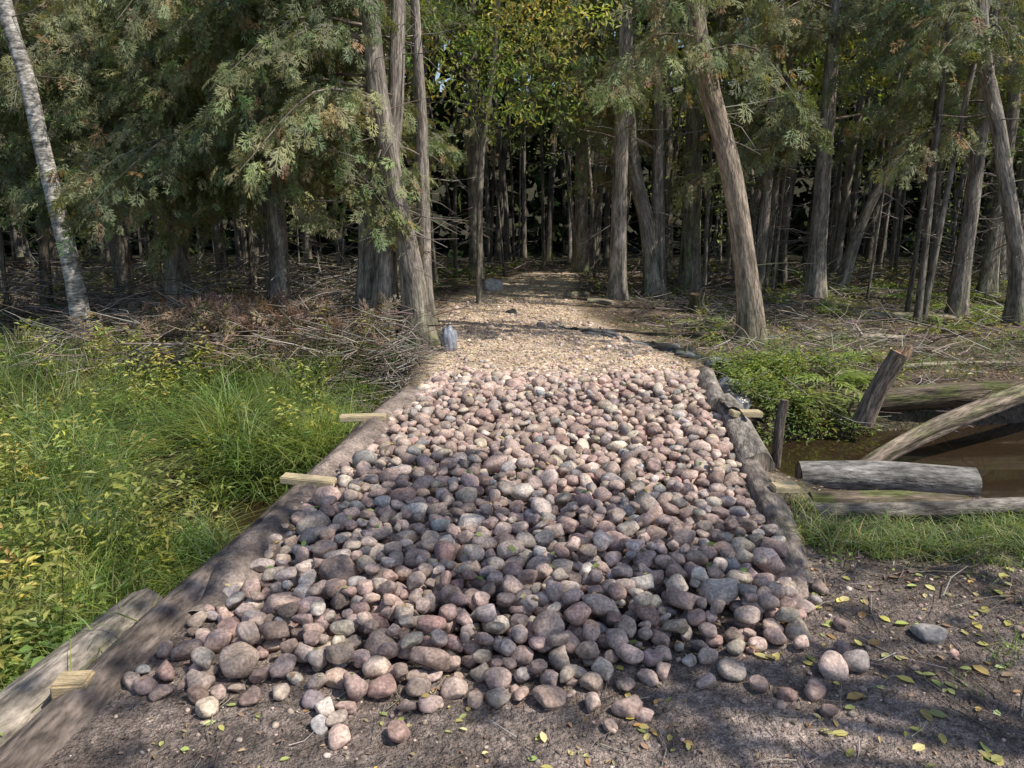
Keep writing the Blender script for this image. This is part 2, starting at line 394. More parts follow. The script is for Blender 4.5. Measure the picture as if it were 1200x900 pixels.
def rest(x, y, a, b, c):
    r = (a+b)/2; k = int(r/res)
    i = int((x-gx0)/res); j = int((y-gy0)/res)
    if i-k < 0 or j-k < 0 or i+k+1 >= len(hx) or j+k+1 >= len(hy): return None
    o = np.arange(-k, k+1)*res; OX, OY = np.meshgrid(o, o); d2 = (OX**2+OY**2)/r**2
    prof = np.sqrt(np.clip(1-d2, 0, 1))*c; msk = d2 < .85
    sub = H[j-k:j+k+1, i-k:i+k+1]
    zc = np.where(msk, sub+prof, -9).max()
    return zc, (j, i, k, prof, d2 < 1)
nst = 4000; K = 11
CY = rng.uniform(1.95, 7.1, (nst, K)); CX = cxf(CY)+rng.uniform(-1.22, 1.3, (nst, K)); TG = target(CX, CY)
for q in range(nst):
    a = float(np.clip(rng.lognormal(math.log(.041), .33), .02, .082)); b = a*rng.uniform(.62, .95); c = a*rng.uniform(.5, .8)
    best = None
    for t in range(K):
        x, y, tg = CX[q, t], CY[q, t], TG[q, t]
        if tg < .003: continue
        rr = rest(x, y, a, b, c)
        if rr is None: continue
        zc, info = rr; j, i, k, _, _ = info
        sc = zc-H0[j, i]-tg+.6*c
        if best is None or sc < best[0]: best = (sc, x, y, zc, info)
    if best is None or best[0] > .04: continue
    sc, x, y, zc, (j, i, k, prof, mk) = best
    zc -= .18*c
    sub = H[j-k:j+k+1, i-k:i+k+1]; sub[mk] = np.maximum(sub[mk], (zc+prof)[mk])
    placed.append((x, y, zc, a, b, c))
for (x, y, a) in [(1.1, 2.33, .06), (1.0, 2.22, .045), (.37, 2.13, .05), (.42, 2.1, .03), (1.19, 2.45, .04), (1.25, 2.62, .035), (-.52, 2.0, .04), (-.35, 2.02, .045), (-.6, 2.06, .035), (1.28, 2.9, .04), (.82, 2.25, .04), (.9, 2.2, .03), (1.0, 2.12, .03), (.3, 2.05, .03), (-1.05, 2.3, .03), (-1.12, 2.5, .04), (1.3, 3.3, .04), (1.27, 3.1, .05), (.75, 2.32, .05), (.65, 2.27, .035), (-1.15, 2.75, .03), (-1.2, 3.1, .035), (1.15, 2.75, .05), (1.22, 2.8, .035)]:
    placed.append((x, y, float(gz(x, y))+a*.42, a, a*.8, a*.65))
placed = np.array(placed); n = len(placed); print('stones', n)
mb = MB(); col = pick(STC, n, STP, .15, .02)*(1+.2*sstep(5.6, 6.8, placed[:, 1]))[:, None]  # far cobbles lightened in colour, painting in the sun patch there
var = rng.integers(0, 14, n); R = yaw_basis(n, .26)
for k in range(14):
    near = (placed[:, 1] < 3.6)
    for msk, lib, FF in (((var == k) & ~near, ROCK[k], F1), ((var == k) & near, ROCKH[k % 12], F2)):
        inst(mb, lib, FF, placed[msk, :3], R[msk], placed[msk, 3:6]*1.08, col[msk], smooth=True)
mb.build('cobblestone_pile', [M_stone])

# gravel on the path beyond, pebbles around
mb = MB(); n = 5600
y = 5.9+rng.uniform(0, 1, n)**1.7*6; s = rng.uniform(-1.15, 1.15, n)*hwf(y)/1.2; x = cxf(y)+s
y2 = rng.uniform(1.6, 3.3, 1500); x2 = rng.uniform(-1.3, 2.8, 1500); x = np.r_[x, x2]; y = np.r_[y, y2]; n = len(x)
r = rng.lognormal(math.log(.0115), .5, n)*np.where(y < 3.4, .5, 1)*(1+1.1*(1-sstep(6.3, 7.3, y))*(y > 3.4))
pos = np.stack([x, y, gz(x, y)+r*.2+np.where((y < 6.75) & (y > 3.4), .03, 0)], -1)
inst(mb, ROCKL[0], F0, pos, yaw_basis(n, .2), np.stack([r, r*.8, r*.6], -1), pick(STC, n, STP, .2, .02)*(1+.25*(y > 5))[:, None], smooth=True)  # far gravel gets the same painted sun brightening
mb.build('path_gravel', [M_stone])

def rock(name, x, y, a, b, c, col, z=None):
    mb = MB(); V = ROCKH[rng.integers(0, 8)]
    inst(mb, V, F2, np.array([[x, y, float(gz(x, y))+c*.35 if z is None else z]]), basis(np.array([[1., 0, 0]]), np.array([[0, .1, 1.]])), np.array([[a, b, c]]), np.array([col]), smooth=True)
    mb.build(name, [M_stone])
rock('rock', 1.55, 2.56, .07, .05, .035, (.36, .33, .31)); rock('rock', -.35, 13.2, .2, .15, .15, (.5, .49, .48)); rock('rock', 1.62, 3.42, .055, .05, .03, (.4, .35, .3)); rock('rock', 1.2, 2.36, .055, .05, .05, (.36, .31, .29))

# ---------------------------------------------------------------- grass and herbs
def blades(mb, pos, h, w, lean, col, mat=0, sg=4, az=None):
    n = len(pos)
    if n == 0: return
    a = rng.uniform(0, 2*np.pi, n) if az is None else az+rng.normal(0, .9, n)
    d = np.stack([np.cos(a), np.sin(a), 0*a], -1)
    sd = np.stack([-d[:, 1], d[:, 0], 0*a], -1)
    tw = rng.uniform(-1, 1, n); sd = norm(sd+d*tw[:, None])
    P = []
    for k in range(sg+1):
        t = k/sg
        c = pos+d*(lean*h*t**2)[:, None]+np.array([0, 0, 1.])*(h*(t-.45*lean*t**2.5))[:, None]
        ww = w*(1-t**1.6)*.5+.0004
        P += [c-sd*ww[:, None], c+sd*ww[:, None]]
    V = np.stack(P, 1); nv = 2*(sg+1)
    F = np.array([[2*k, 2*k+1, 2*k+3, 2*k+2] for k in range(sg)])
    FF = (F[None]+(np.arange(n)*nv)[:, None, None]).reshape(-1, 4)
    tint = np.linspace(.5, 1.15, sg+1).repeat(2)
    mb.add(V.reshape(-1, 3), FF, (col[:, None]*tint[None, :, None]).reshape(-1, 3), mat)
def p3(x, y, dz=0): return np.stack([x, y, gz(x, y)+dz], -1)
def streamfree(x, y, w=.5): return (np.abs(y-yst(x)) > w+.25*sstep(2, 3.4, x))|(stm(x) < .3)

mb = MB()
nt_ = 560; y = rng.uniform(1.7, 7.9, nt_); x = cxf(y)-1.62-rng.uniform(0, 1, nt_)**1.15*(1.2+.6*y)
ok = streamfree(x, y, .4) & (fbm(x*1.6, y*1.6, 55) > .36); x, y = x[ok], y[ok]
GR = [(.19, .27, .07), (.15, .24, .07), (.28, .32, .09), (.23, .31, .13), (.42, .41, .2)]
for X_, Y_ in zip(x, y):
    m_ = rng.integers(50, 120); rr = rng.normal(0, .065, (m_, 2)); hh = rng.uniform(.22, .62)*(1+.2*(Y_ > 4))*(.75 if Y_ > 6.8 else 1)
    if X_ > cxf(Y_)-2.0: hh *= .7
    base = np.array(GR[rng.choice(5, p=[.32, .22, .2, .18, .08])])*rng.uniform(.65, 1.25)
    blades(mb, p3(X_+rr[:, 0], Y_+rr[:, 1]), hh*rng.uniform(.5, 1.15, m_), rng.uniform(.004, .01, m_), rng.uniform(.3, 1.5, m_), jit(base, m_, .2), az=rng.uniform(0, 6.28) if rng.random() < .5 else None)
for X_, Y_, hh in [(-1.75, 5.2, .42), (-1.85, 4.0, .5), (-2.05, 5.0, .5), (-1.6, 5.8, .35), (-1.8, 2.9, .33), (-2.0, 3.2, .4), (-1.6, 6.3, .3), (-1.65, 2.5, .26), (-2.2, 5.6, .5), (-1.7, 3.3, .26), (-1.35, 5.6, .3), (-1.5, 5.35, .42)]:
    m_ = 220; rr = rng.normal(0, .09, (m_, 2))
    blades(mb, p3(X_+rr[:, 0], Y_+rr[:, 1]), hh*rng.uniform(.6, 1.2, m_), rng.uniform(.005, .011, m_), rng.uniform(.4, 1.5, m_), jit((.33, .4, .11), m_, .2))
mb.build('tall_grass', [M_grass])

mb = MB()
def gpatch(n, xr, yr, h, cols, thr=.45, sd=51, f=2.5):
    x = rng.uniform(*xr, n); y = rng.uniform(*yr, n)
    ok = (fbm(x*f, y*f, sd) > thr) & streamfree(x, y) & (np.abs(x-cxf(y)) > hwf(y)+.12); x, y = x[ok], y[ok]; n = len(x)
    blades(mb, p3(x, y), h*rng.uniform(.3, 1.3, n)*(1+.6*(fbm(x*5, y*5, 52)-.5)), rng.uniform(.003, .007, n), rng.uniform(.5, 1.6, n), pick(cols, n, None, .25), sg=3)
gpatch(8000, (1.35, 3.8), (3.15, 3.9), .14, GR, .5, 53, 3.5)
gpatch(1600, (1.5, 3), (2.2, 3.2), .07, GR[:4], .6)
gpatch(5000, (1.6, 6), (5.6, 8.5), .13, GR[:4], .52)
gpatch(6000, (-7, -1.2), (7.4, 9.0), .16, GR[:4], .5)
gpatch(3500, (1.6, 9), (8, 13), .13, GR[:4], .56)
gpatch(900, (-1.4, -1.05), (1.8, 2.6), .06, GR[:4], .45)
mb.build('short_grass', [M_grass])

def herbs(mb, x, y, h, spread, nleaf, size, cols, shape=LQ, low=0.1):
    n = len(x)
    if n == 0: return
    base = p3(x, y); hh = h*rng.uniform(.6, 1.15, n)
    lean = rng.normal(0, .14, (n, 2))
    d = np.stack([lean[:, 0], lean[:, 1], np.ones(n)], -1)
    sticks(mb, base, d, hh, np.full(n, .0025), pick([(.12, .11, .04)], n))
    t = rng.uniform(low, 1, (n, nleaf)); c = pick(cols, n, None, .18)
    pos = base[:, None]+np.stack([lean[:, :1]*t*hh[:, None], lean[:, 1:]*t*hh[:, None], t*hh[:, None]], -1)
    a = rng.uniform(0, 6.28, (n, nleaf)); d = np.stack([np.cos(a), np.sin(a), rng.uniform(-.4, .6, (n, nleaf))], -1)
    pos = pos+d*spread*rng.uniform(0, 1, (n, nleaf, 1)); N_ = n*nleaf
    cc = np.repeat(c[:, None], nleaf, 1).reshape(-1, 3)*(rng.uniform(.7, 1.3, (N_, 1)))
    inst(mb, shape[0], shape[1], pos.reshape(-1, 3), basis(d.reshape(-1, 3), np.array([0, 0, 1.])+rng.normal(0, .35, (N_, 3))), size*rng.uniform(.6, 1.3, N_), cc, 1)
HB = [(.2, .27, .07), (.28, .32, .08), (.15, .21, .06), (.38, .36, .09)]
mb = MB()
y = rng.uniform(1.8, 7.9, 900); x = cxf(y)-1.68-rng.uniform(0, 1, 900)**1.1*(1.0+.65*y); ok = (fbm(x*1.3, y*1.3, 61) > .5) & streamfree(x, y, .4)
herbs(mb, x[ok], y[ok], .48, .04, 34, .065, HB, shape=LQn)
y = rng.uniform(2.2, 7.5, 380); x = cxf(y)-1.75-rng.uniform(0, 1, 380)**1.1*(.6+.7*y); ok = (fbm(x*1.3, y*1.3, 67) > .5) & streamfree(x, y, .4)
herbs(mb, x[ok], y[ok], .6, .06, 60, .05, [(.37, .39, .11), (.43, .4, .12), (.28, .32, .09)])
y = rng.uniform(1.7, 2.9, 90); x = rng.uniform(-2.4, -1.66, 90)
herbs(mb, x, y, .26, .05, 28, .06, [(.24, .34, .09), (.2, .29, .08)])
mb.build('goldenrod_plants', [M_twig, M_leaf])
mb = MB()
def hp(n, xr, yr, h, size, cols, thr, sd, nl=14, spread=.06):
    x = rng.uniform(*xr, n); y = rng.uniform(*yr, n)
    ok = (fbm(x*1.4, y*1.4, sd) > thr) & streamfree(x, y, .45) & (np.abs(x-cxf(y)) > hwf(y)+.15)
    herbs(mb, x[ok], y[ok], h, spread, nl, size, cols)
hp(420, (1.85, 3.0), (5.6, 7.0), .2, .045, HB[:3], .42, 62, 28)
hp(200, (1.4, 3.4), (3.1, 3.9), .1, .035, HB[:3], .5, 63, 10)
hp(800, (1.8, 9), (6.6, 13), .14, .055, HB, .52, 64)
hp(700, (-8, -1.4), (7.4, 12), .18, .06, HB, .5, 65)
hp(900, (-9, 12), (12, 20), .25, .1, [(.14, .18, .05), (.22, .24, .07)], .48, 66)
mb.build('undergrowth_plants', [M_twig, M_leaf])
mb = MB(); cen = [(6.4+rng.normal(0, 1.0), 11.8+rng.normal(0, 1.0)) for _ in range(26)]+[(4.4, 10.5), (2.75, 6.5), (3.1, 6.7), (-5, 9.2), (8.5, 13), (2.5, 9.4), (5.2, 9.2), (2.3, 6.2), (3.4, 7.4)]
for X_, Y_ in cen:
    m_ = 12; a = rng.uniform(0, 6.28, m_); d = np.stack([np.cos(a), np.sin(a), rng.uniform(.4, 1.0, m_)], -1)
    inst(mb, FERN[rng.integers(2)][0], FERN[0][1], np.tile(p3(np.array([X_]), np.array([Y_])), (m_, 1)), basis(d, np.tile([0, 0, 1.], (m_, 1))), np.stack([rng.uniform(.3, .5, m_)]*3, -1)*[1, 1, 1.8], jit((.26, .33, .1), m_, .2))
mb.build('fern_plants', [M_leaf])

# ---------------------------------------------------------------- trees
CED = [(.215, .245, .11), (.27, .29, .145), (.17, .205, .1), (.31, .32, .165)]
def cedar_branch(mb, p0, yaw, L, droop, ns, fs=.2, cols=CED, rise=.1, brown=.06):
    p0 = np.array(p0, float); d = np.array([math.cos(yaw), math.sin(yaw), 0])
    pe = p0+d*L+np.array([0, 0, -droop]); pm = p0+d*L*.5+np.array([0, 0, rise*L-droop*.3])
    P, T = tube(mb, [p0, pm, pe], [.014+.004*L, .009, .003], 5, 9, (.18, .155, .13), 0, .05)
    t = rng.uniform(.12, 1, ns)**.8; i = t*8; lo = np.clip(i.astype(int), 0, 7); f = (i-lo)[:, None]
    q = P[lo]*(1-f)+P[lo+1]*f
    lat = np.cross(d, [0, 0, 1.]); side = rng.normal(0, .2*L**.5, ns)*(1.15-t*.7)
    q = q+lat*side[:, None]+np.array([0, 0, 1.])*(-np.abs(side)*.45+rng.normal(0, .07, ns))[:, None]
    dd = d[None]*rng.uniform(.1, 1, (ns, 1))+lat[None]*(np.sign(side)*rng.uniform(.1, 1, ns))[:, None]+np.array([0, 0, -1.])*rng.uniform(.2, 1.1, (ns, 1))+rng.normal(0, .25, (ns, 3))
    base = np.array(cols[rng.integers(len(cols))])*rng.uniform(.7, 1.15)
    c = jit(base, ns, .2)
    br = rng.uniform(0, 1, ns) < brown; c[br] = jit((.36, .23, .12), br.sum(), .2)
    up = np.array([0, 0, 1.])+rng.normal(0, .5, (ns, 3)); k = rng.integers(0, 6, ns)
    for j in range(6):
        s = k == j
        inst(mb, FR[j][0], FR[0][1], q[s], basis(dd[s], up[s]), fs*rng.uniform(.55, 1.35, s.sum()), c[s], 1)
def dead_twigs(mb, P, zlo, zhi, n, L=.7):
    z = P[:, 2]; i = np.nonzero((z > zlo) & (z < zhi))[0]
    if len(i) < 1 or n < 1: return
    k = rng.choice(i, n); a = rng.uniform(0, 6.28, n)
    d = np.stack([np.cos(a), np.sin(a), rng.uniform(-.6, .3, n)], -1); l = L*rng.uniform(.3, 1.2, n)
    tc = [(.27, .24, .21), (.17, .15, .13)]
    sticks(mb, P[k]+rng.normal(0, .02, (n, 3)), d, l, l*.009+.002, pick(tc, n))
    m = n*3; j = rng.integers(0, n, m); q = P[k][j]+norm(d[j])*(l[j]*rng.uniform(.3, .9, m))[:, None]
    d2 = norm(d[j])+rng.normal(0, .5, (m, 3)); sticks(mb, q, d2, l[j]*.4, np.full(m, .0022), pick(tc, m))
def crown(mb, cen, rad, nclump, nl, size, cols, mat=1, cl=.45, shape=QL, v=.2):
    cen = np.array(cen, float); rad = np.array(rad, float)
    c = cen+rvec(nclump)*(rng.uniform(0, 1, (nclump, 1))**.4)*rad
    n = nclump*nl; off = rng.normal(0, 1, (nclump, nl, 3))*cl*np.array([1, 1, .55])*rng.uniform(.5, 1.2, (nclump, 1, 1))
    pos = (c[:, None]+off).reshape(-1, 3)
    cc = np.repeat(pick(cols, nclump, None, v)[:, None], nl, 1).reshape(-1, 3)*rng.uniform(.7, 1.3, (n, 1))
    d = rvec(n); d[:, 2] -= .3
    inst(mb, shape[0], shape[1], pos, basis(d, np.array([0, 0, 1.])+rng.normal(0, .5, (n, 3))), size*rng.uniform(.6, 1.4, n), cc, mat)
BRK = (.24, .21, .18)
def cedar(name, trunks, nb=0, z0=1.8, z1=9, L=1.6, ns=70, yawc=None, yaws=3.2, col=BRK, fs=.2, moss=.8, tw=14, mat=None, cols=CED, twz=(.8, 4), flare=.5, hi=4, mossh=.5):
    mb = MB(); P = None
    for ctrl, r in trunks:
        ctrl = np.array(ctrl, float); ctrl[0, 2] = gz(ctrl[0, 0], ctrl[0, 1])-.08
        q, T = tube(mb, ctrl, r, 20, 60, col, 0, .06, moss=moss, flare=flare, mossh=mossh)
        if P is None: P = q
        dead_twigs(mb, q, twz[0], twz[1], tw)
    for b in range(nb+hi):
        z = rng.uniform(z0, z1) if b < nb else rng.uniform(z1, 10); i = np.argmin(abs(P[:, 2]-z))
        yaw = rng.uniform(0, 6.28) if (yawc is None or b >= nb) else yawc+rng.uniform(-yaws, yaws)
        l = L*rng.uniform(.5, 1.15)*(1-.5*max(0, (z-3)/9)); cedar_branch(mb, P[i], yaw, l, l*rng.uniform(.15, .6), int(ns*l/L), fs, cols)
    return mb.build(name, [mat or M_bark, M_cedar])
cedar('cedar_tree', [([(-1.0, 8.2, 0), (-1.08, 8.2, .9), (-1.27, 8.2, 2), (-1.42, 8.2, 3.5), (-1.6, 8.3, 7), (-1.6, 8.4, 10.5)], [.13, .12, .11, .1, .08, .03]),
     ([(-1.38, 8.3, 0), (-1.36, 8.35, .8), (-1.3, 8.45, 1.8), (-1.2, 8.6, 3), (-1.1, 9, 6)], [.14, .12, .1, .085, .04]),
     ([(-1.68, 8.5, 0), (-1.6, 8.6, 1), (-1.65, 8.8, 3), (-1.8, 9.2, 7)], [.12, .1, .08, .04]),
     ([(-1.0, 8.75, 0), (-1.0, 8.8, 1), (-1.0, 8.9, 2.4), (-1.1, 9.1, 5)], [.1, .08, .07, .03])],
     nb=34, z0=2.0, z1=4.6, L=1.9, ns=125, yawc=math.pi*1.0, yaws=1.1, flare=.9, tw=25, fs=.19, moss=1, mossh=.4)
cedar('cedar_tree', [([(-2.75, 9.0, 0), (-2.7, 9.0, 1.5), (-2.8, 9.0, 4), (-2.9, 9.0, 9)], [.12, .1, .08, .03])], nb=46, z0=1.75, z1=4.6, L=1.9, ns=130, yawc=-1.57, yaws=2.0, tw=40)
cedar('cedar_tree', [([(-4.3, 9.9, 0), (-4.3, 9.9, 2), (-4.5, 9.9, 4), (-4.5, 9.9, 9)], [.14, .12, .1, .03])], nb=46, z0=1.9, z1=5, L=1.7, ns=125, yawc=-1.2, yaws=1.9, tw=40, fs=.22)
cedar('cedar_tree', [([(-6.9, 9.8, 0), (-7.0, 9.8, 2), (-7.0, 9.8, 9)], [.12, .1, .03])], nb=34, z0=1.6, z1=5, L=1.7, ns=120, tw=20, yawc=-.8, yaws=2)
cedar('cedar_tree', [([(-3.5, 11.4, 0), (-3.5, 11.4, 3), (-3.6, 11.4, 10)], [.13, .11, .03])], nb=26, z0=2.2, z1=6.5, L=2.2, ns=90, tw=30, fs=.25)
cedar('birch_tree', [([(-4.52, 8.0, 0), (-4.56, 8.0, .9), (-4.68, 8.0, 2.0), (-4.74, 8.0, 2.7), (-4.9, 8.0, 4), (-5.1, 8.0, 9)], [.1, .085, .075, .07, .065, .03])], nb=0, hi=0, col=(.6, .56, .51), mat=M_birch, moss=.2, tw=8, flare=.3)
cedar('cedar_tree', [([(2.72, 8.6, 0), (2.62, 8.6, .7), (2.35, 8.6, 1.9), (2.05, 8.6, 2.8), (1.85, 8.6, 3.8), (1.6, 8.6, 7), (1.6, 8.6, 11)], [.14, .12, .113, .105, .1, .08, .03])], nb=7, z0=3.0, z1=4.5, L=1.5, ns=90, tw=16, moss=.6, flare=.4, col=(.29, .235, .185), yawc=-1.6, yaws=1.8)
cedar('cedar_tree', [([(3.05, 13.2, 0), (3.0, 13.2, 2), (2.95, 13.2, 5), (2.9, 13.2, 11)], [.17, .15, .13, .04])], nb=18, z0=2.6, z1=7, L=2, ns=80, fs=.25, moss=1, col=(.18, .16, .12), mossh=1.2)
cedar('cedar_tree', [([(1.62, 11.8, 0), (1.6, 11.8, 2), (1.62, 11.8, 5), (1.6, 11.8, 11)], [.13, .11, .1, .03])], nb=20, z0=2.6, z1=6, L=2, ns=90, fs=.22, tw=25)
cedar('cedar_tree', [([(2.35, 12.6, 0), (2.2, 12.6, 1), (1.85, 12.6, 2.5), (1.7, 12.7, 5), (1.6, 12.8, 10)], [.15, .12, .1, .09, .03]), ([(2.4, 12.7, 0), (2.35, 12.8, 2), (2.2, 13, 6)], [.12, .1, .05])], nb=12, z0=2.9, z1=6.5, L=2, ns=80, fs=.25)
cedar('cedar_tree', [([(6.3, 9.5, 0), (6.2, 9.5, .8), (5.75, 9.5, 2.3), (5.3, 9.5, 3.8), (5.0, 9.5, 7), (5, 9.5, 10)], [.11, .095, .085, .08, .06, .03])], nb=12, z0=2.4, z1=5, L=1.4, ns=80, tw=26)
cedar('cedar_tree', [([(6.0, 10.3, 0), (6.0, 10.3, 2), (5.9, 10.3, 5), (5.9, 10.3, 10)], [.11, .09, .08, .03])], nb=18, z0=2.2, z1=5.5, L=1.7, ns=95, tw=26)
cedar('cedar_tree', [([(5.6, 13.2, 0), (5.9, 13.2, 1.2), (6.5, 13.2, 2.8), (6.9, 13.2, 5), (7.2, 13.2, 9)], [.1, .08, .07, .06, .03])], nb=10, z0=3, z1=7, L=1.8, ns=80, tw=20, fs=.24)
cedar('cedar_tree', [([(4.7, 11.9, 0), (4.65, 11.9, 2), (4.6, 11.9, 5), (4.5, 11.9, 10)], [.13, .11, .09, .03])], nb=22, z0=2.2, z1=6, L=2.0, ns=100, tw=26, fs=.22)
cedar('cedar_tree', [([(7.6, 12.3, 0), (7.6, 12.3, 2), (7.5, 12.3, 10)], [.12, .1, .03])], nb=22, z0=2.2, z1=6.5, L=2.1, ns=95, tw=26, fs=.22)
cedar('cedar_tree', [([(4.0, 12.6, 0), (4.05, 12.6, 2), (4.0, 12.6, 10)], [.09, .08, .03]), ([(4.2, 12.9, 0), (4.3, 12.9, 2), (4.5, 12.9, 8)], [.07, .06, .03])], nb=14, z0=2.4, z1=6.5, L=1.7, ns=90, tw=20, fs=.22)
cedar('cedar_tree', [([(-.7, 15.5, 0), (-.75, 15.5, 3), (-.8, 15.5, 11)], [.14, .12, .04])], nb=14, z0=3.1, z1=7, L=2.2, ns=80, fs=.26, tw=20)
cedar('cedar_tree', [([(1.6, 18, 0), (1.55, 18, 3), (1.3, 18, 11)], [.16, .14, .05])], nb=14, z0=3.4, z1=8, L=2.4, ns=80, fs=.28, tw=20)
cedar('cedar_tree', [([(-1.9, 12.6, 0), (-1.9, 12.6, 3), (-1.8, 12.6, 11)], [.12, .11, .04])], nb=20, z0=2.4, z1=6.5, L=2.1, ns=90, fs=.24, tw=26)
mb = MB(); tube(mb, [(2.55, 10.6, -.1), (2.57, 10.6, .12), (2.56, 10.58, .3)], [.13, .1, .09], 16, 12, (.09, .07, .05), moss=.8, flare=.4, cap=(.16, .12, .08)); mb.build('tree_stump', [M_bark])

YG = [(.24, .32, .09), (.33, .38, .1), (.4, .4, .13), (.46, .38, .16), (.2, .28, .09)]
mb = MB(); P, _ = tube(mb, [(-.5, 11.6, -.1), (-.45, 11.6, 2), (-.2, 11.4, 4), (0, 11.3, 8)], [.05, .045, .04, .02], 10, 30, (.2, .18, .15))
for k in range(14):
    p = P[rng.integers(8, 28)]; e = p+np.array([rng.normal(0, .9), rng.normal(0, .7), rng.uniform(.1, .6)]); tube(mb, [p, (p+e)/2+[0, 0, .1], e], [.013, .008, .003], 5, 6, (.2, .18, .15))
crown(mb, (-.1, 10.8, 3.7), (1.7, 1.3, 1.3), 110, 36, .085, YG, cl=.2, shape=LQ)
mb.build('shade_maple_tree', [M_bark, M_leaf])
def shade_maple(x, y, h, zc, rad, ncl, nl, r=.14):
    mb = MB(); P, _ = tube(mb, [(x, y, -.2), (x+.1, y, h*.4), (x-.1, y+.2, h)], [r, r*.8, r*.2], 12, 30, (.2, .18, .16), flare=.4)
    for k in range(14):
        p = P[rng.integers(14, 29)]; e = np.array([x, y, zc])+rvec(1)[0]*np.array(rad)*.8; tube(mb, [p, (p+e)/2+[0, 0, .2], e], [.04, .025, .008], 6, 8, (.18, .16, .14))
    crown(mb, (x, y, zc), rad, ncl, nl, .12, [(.12, .18, .04), (.17, .22, .05), (.26, .26, .06)], cl=.3)
    mb.build('shade_maple_tree', [M_bark, M_leaf])
shade_maple(5.0, .4, 9, 7.2, (2.2, 2.2, 1.5), 42, 60)  # unseen tree added out of frame to throw dappled shade on the cobbles

# ---- background forest
mb = MB(); cnt = 0
while cnt < 350:
    thin = cnt > 200
    y = (9.6 if thin else 11)+rng.uniform(0, 1)**1.2*(13 if thin else 28); x = rng.uniform(-1, 1)*(.75*y+5)
    if abs(x-cxf(y)) < (1.4 if y < 16 else .8) and y < 18: continue
    if y < 14 and abs(x) < (3.3 if thin else 5): continue
    r = rng.uniform(.018, .045) if thin else rng.uniform(.04, .14); z = float(gz(x, y)); l = rng.normal(0, .5); l2 = rng.normal(0, .3)
    g = rng.uniform(.5, 1.3)
    P, _ = tube(mb, [(x, y, z-.1), (x+l*.3, y, z+2.5), (x+l, y+l2, z+6), (x+l*1.4, y+l2, z+12)], [r, r*.85, r*.7, r*.25], 8, 20, (.19*g, .165*g, .14*g), flare=.3, moss=.5)
    dead_twigs(mb, P, z+.6, z+6, 11, 1.0 if not thin else .6); cnt += 1
mb.build('background_tree_trunks', [M_bark])
DK = [(.085, .115, .05), (.12, .155, .06), (.16, .2, .075), (.24, .275, .095)]
mb = MB()
for k in range(175):
    y = 12.5+rng.uniform(0, 1)**1.2*16; x = rng.uniform(-1, 1)*(.75*y+4)
    z = rng.uniform(2.9, 7.5) if abs(x-cxf(y)) > 2 else rng.uniform(4, 8)
    yg = rng.random() < .3
    crown(mb, (x, y, z), (1.5, 1.2, .9), 16, 30, .14, YG[:3] if yg else [DK[rng.integers(4)], DK[rng.integers(4)]], 1 if yg else 0, .38)
for k in range(50):
    y = 15+rng.uniform(0, 1)*14; x = rng.uniform(-1, 1)*(.75*y+4)
    if abs(x-cxf(y)) < 1.8: continue
    crown(mb, (x, y, rng.uniform(.6, 2.2)), (1.0, 1, .7), 5, 28, .13, [DK[1], DK[2], DK[3]], 0, .3)
mb.build('background_foliage', [M_far, M_leaf])
mb = MB()
n = 560; x = rng.uniform(-26, 30, n); y = rng.uniform(13, 38, n); z = rng.uniform(7.5, 12.5, n)
off = rng.normal(0, 1, (n, 36, 3))*np.array([1, 1, .35]); pos = (np.stack([x, y, z], -1)[:, None]+off).reshape(-1, 3); m_ = len(pos)
inst(mb, QL[0], QL[1], pos, basis(rvec(m_)*[1, 1, .4], np.array([0, 0, 1.])+rng.normal(0, .4, (m_, 3))), .45*rng.uniform(.6, 1.4, m_), pick(DK, m_), 0)
mb.build('forest_shade_canopy', [M_far])  # overhead leaf clumps added to block sky and sun from the forest interior
mb = MB(); m_ = 26000
x = rng.uniform(-45, 45, m_); y = rng.uniform(32, 42, m_); z = -1.5+rng.uniform(0, 1, m_)*16
inst(mb, QL[0], QL[1], np.stack([x, y, z], -1), basis(rvec(m_), rvec(m_)), .8*rng.uniform(.6, 1.4, m_), pick([(.02, .032, .014), (.035, .05, .018), (.05, .065, .022)], m_), 0)  # leaf greens darkened so deep forest shade is in the colour
mb.build('distant_trees', [M_far])

# ---------------------------------------------------------------- logs, stumps right bank
def log(name, ctrl, r, col, moss=0, cap=(.3, .25, .19), rough=.1, mat=None):
    mb = MB(); tube(mb, ctrl, r, 26, 60, col, 0, rough, moss=moss, cap=cap); return mb.build(name, [mat or M_log])
log('cut_log', [(1.78, 4.5, -.1), (2.3, 4.44, -.085), (2.8, 4.38, -.1)], [.1, .107, .1], (.25, .235, .22), cap=(.32, .25, .17), rough=.07)
log('mossy_log', [(1.72, 4.14, -.13), (2.2, 4.12, -.12), (2.62, 4.14, -.15)], [.07, .08, .07], (.14, .11, .08), .8, mat=M_bark)
log('fallen_log', [(1.45, 3.93, -.07), (2.2, 3.9, -.06), (2.9, 3.97, -.06), (3.7, 3.95, -.05)], [.035, .042, .045, .04], (.27, .24, .21))
log('fallen_log', [(1.95, 4.72, -.36), (2.5, 5.06, -.2), (3.1, 5.38, -.04), (3.8, 5.7, .08), (4.8, 6.2, .24)], [.05, .062, .07, .07, .07], (.2, .16, .125), .5, mat=M_bark, rough=.14)
log('mossy_log', [(2.45, 6.15, -.14), (3.3, 6.25, -.05), (4.1, 6.3, -.02), (4.9, 6.45, .02)], [.08, .1, .1, .09], (.11, .088, .065), .7, mat=M_bark)
log('fallen_log', [(-1.84, 1.4, -.08), (-1.63, 2.2, -.07), (-1.56, 2.95, -.1)], [.105, .1, .09], (.33, .285, .24), .15)
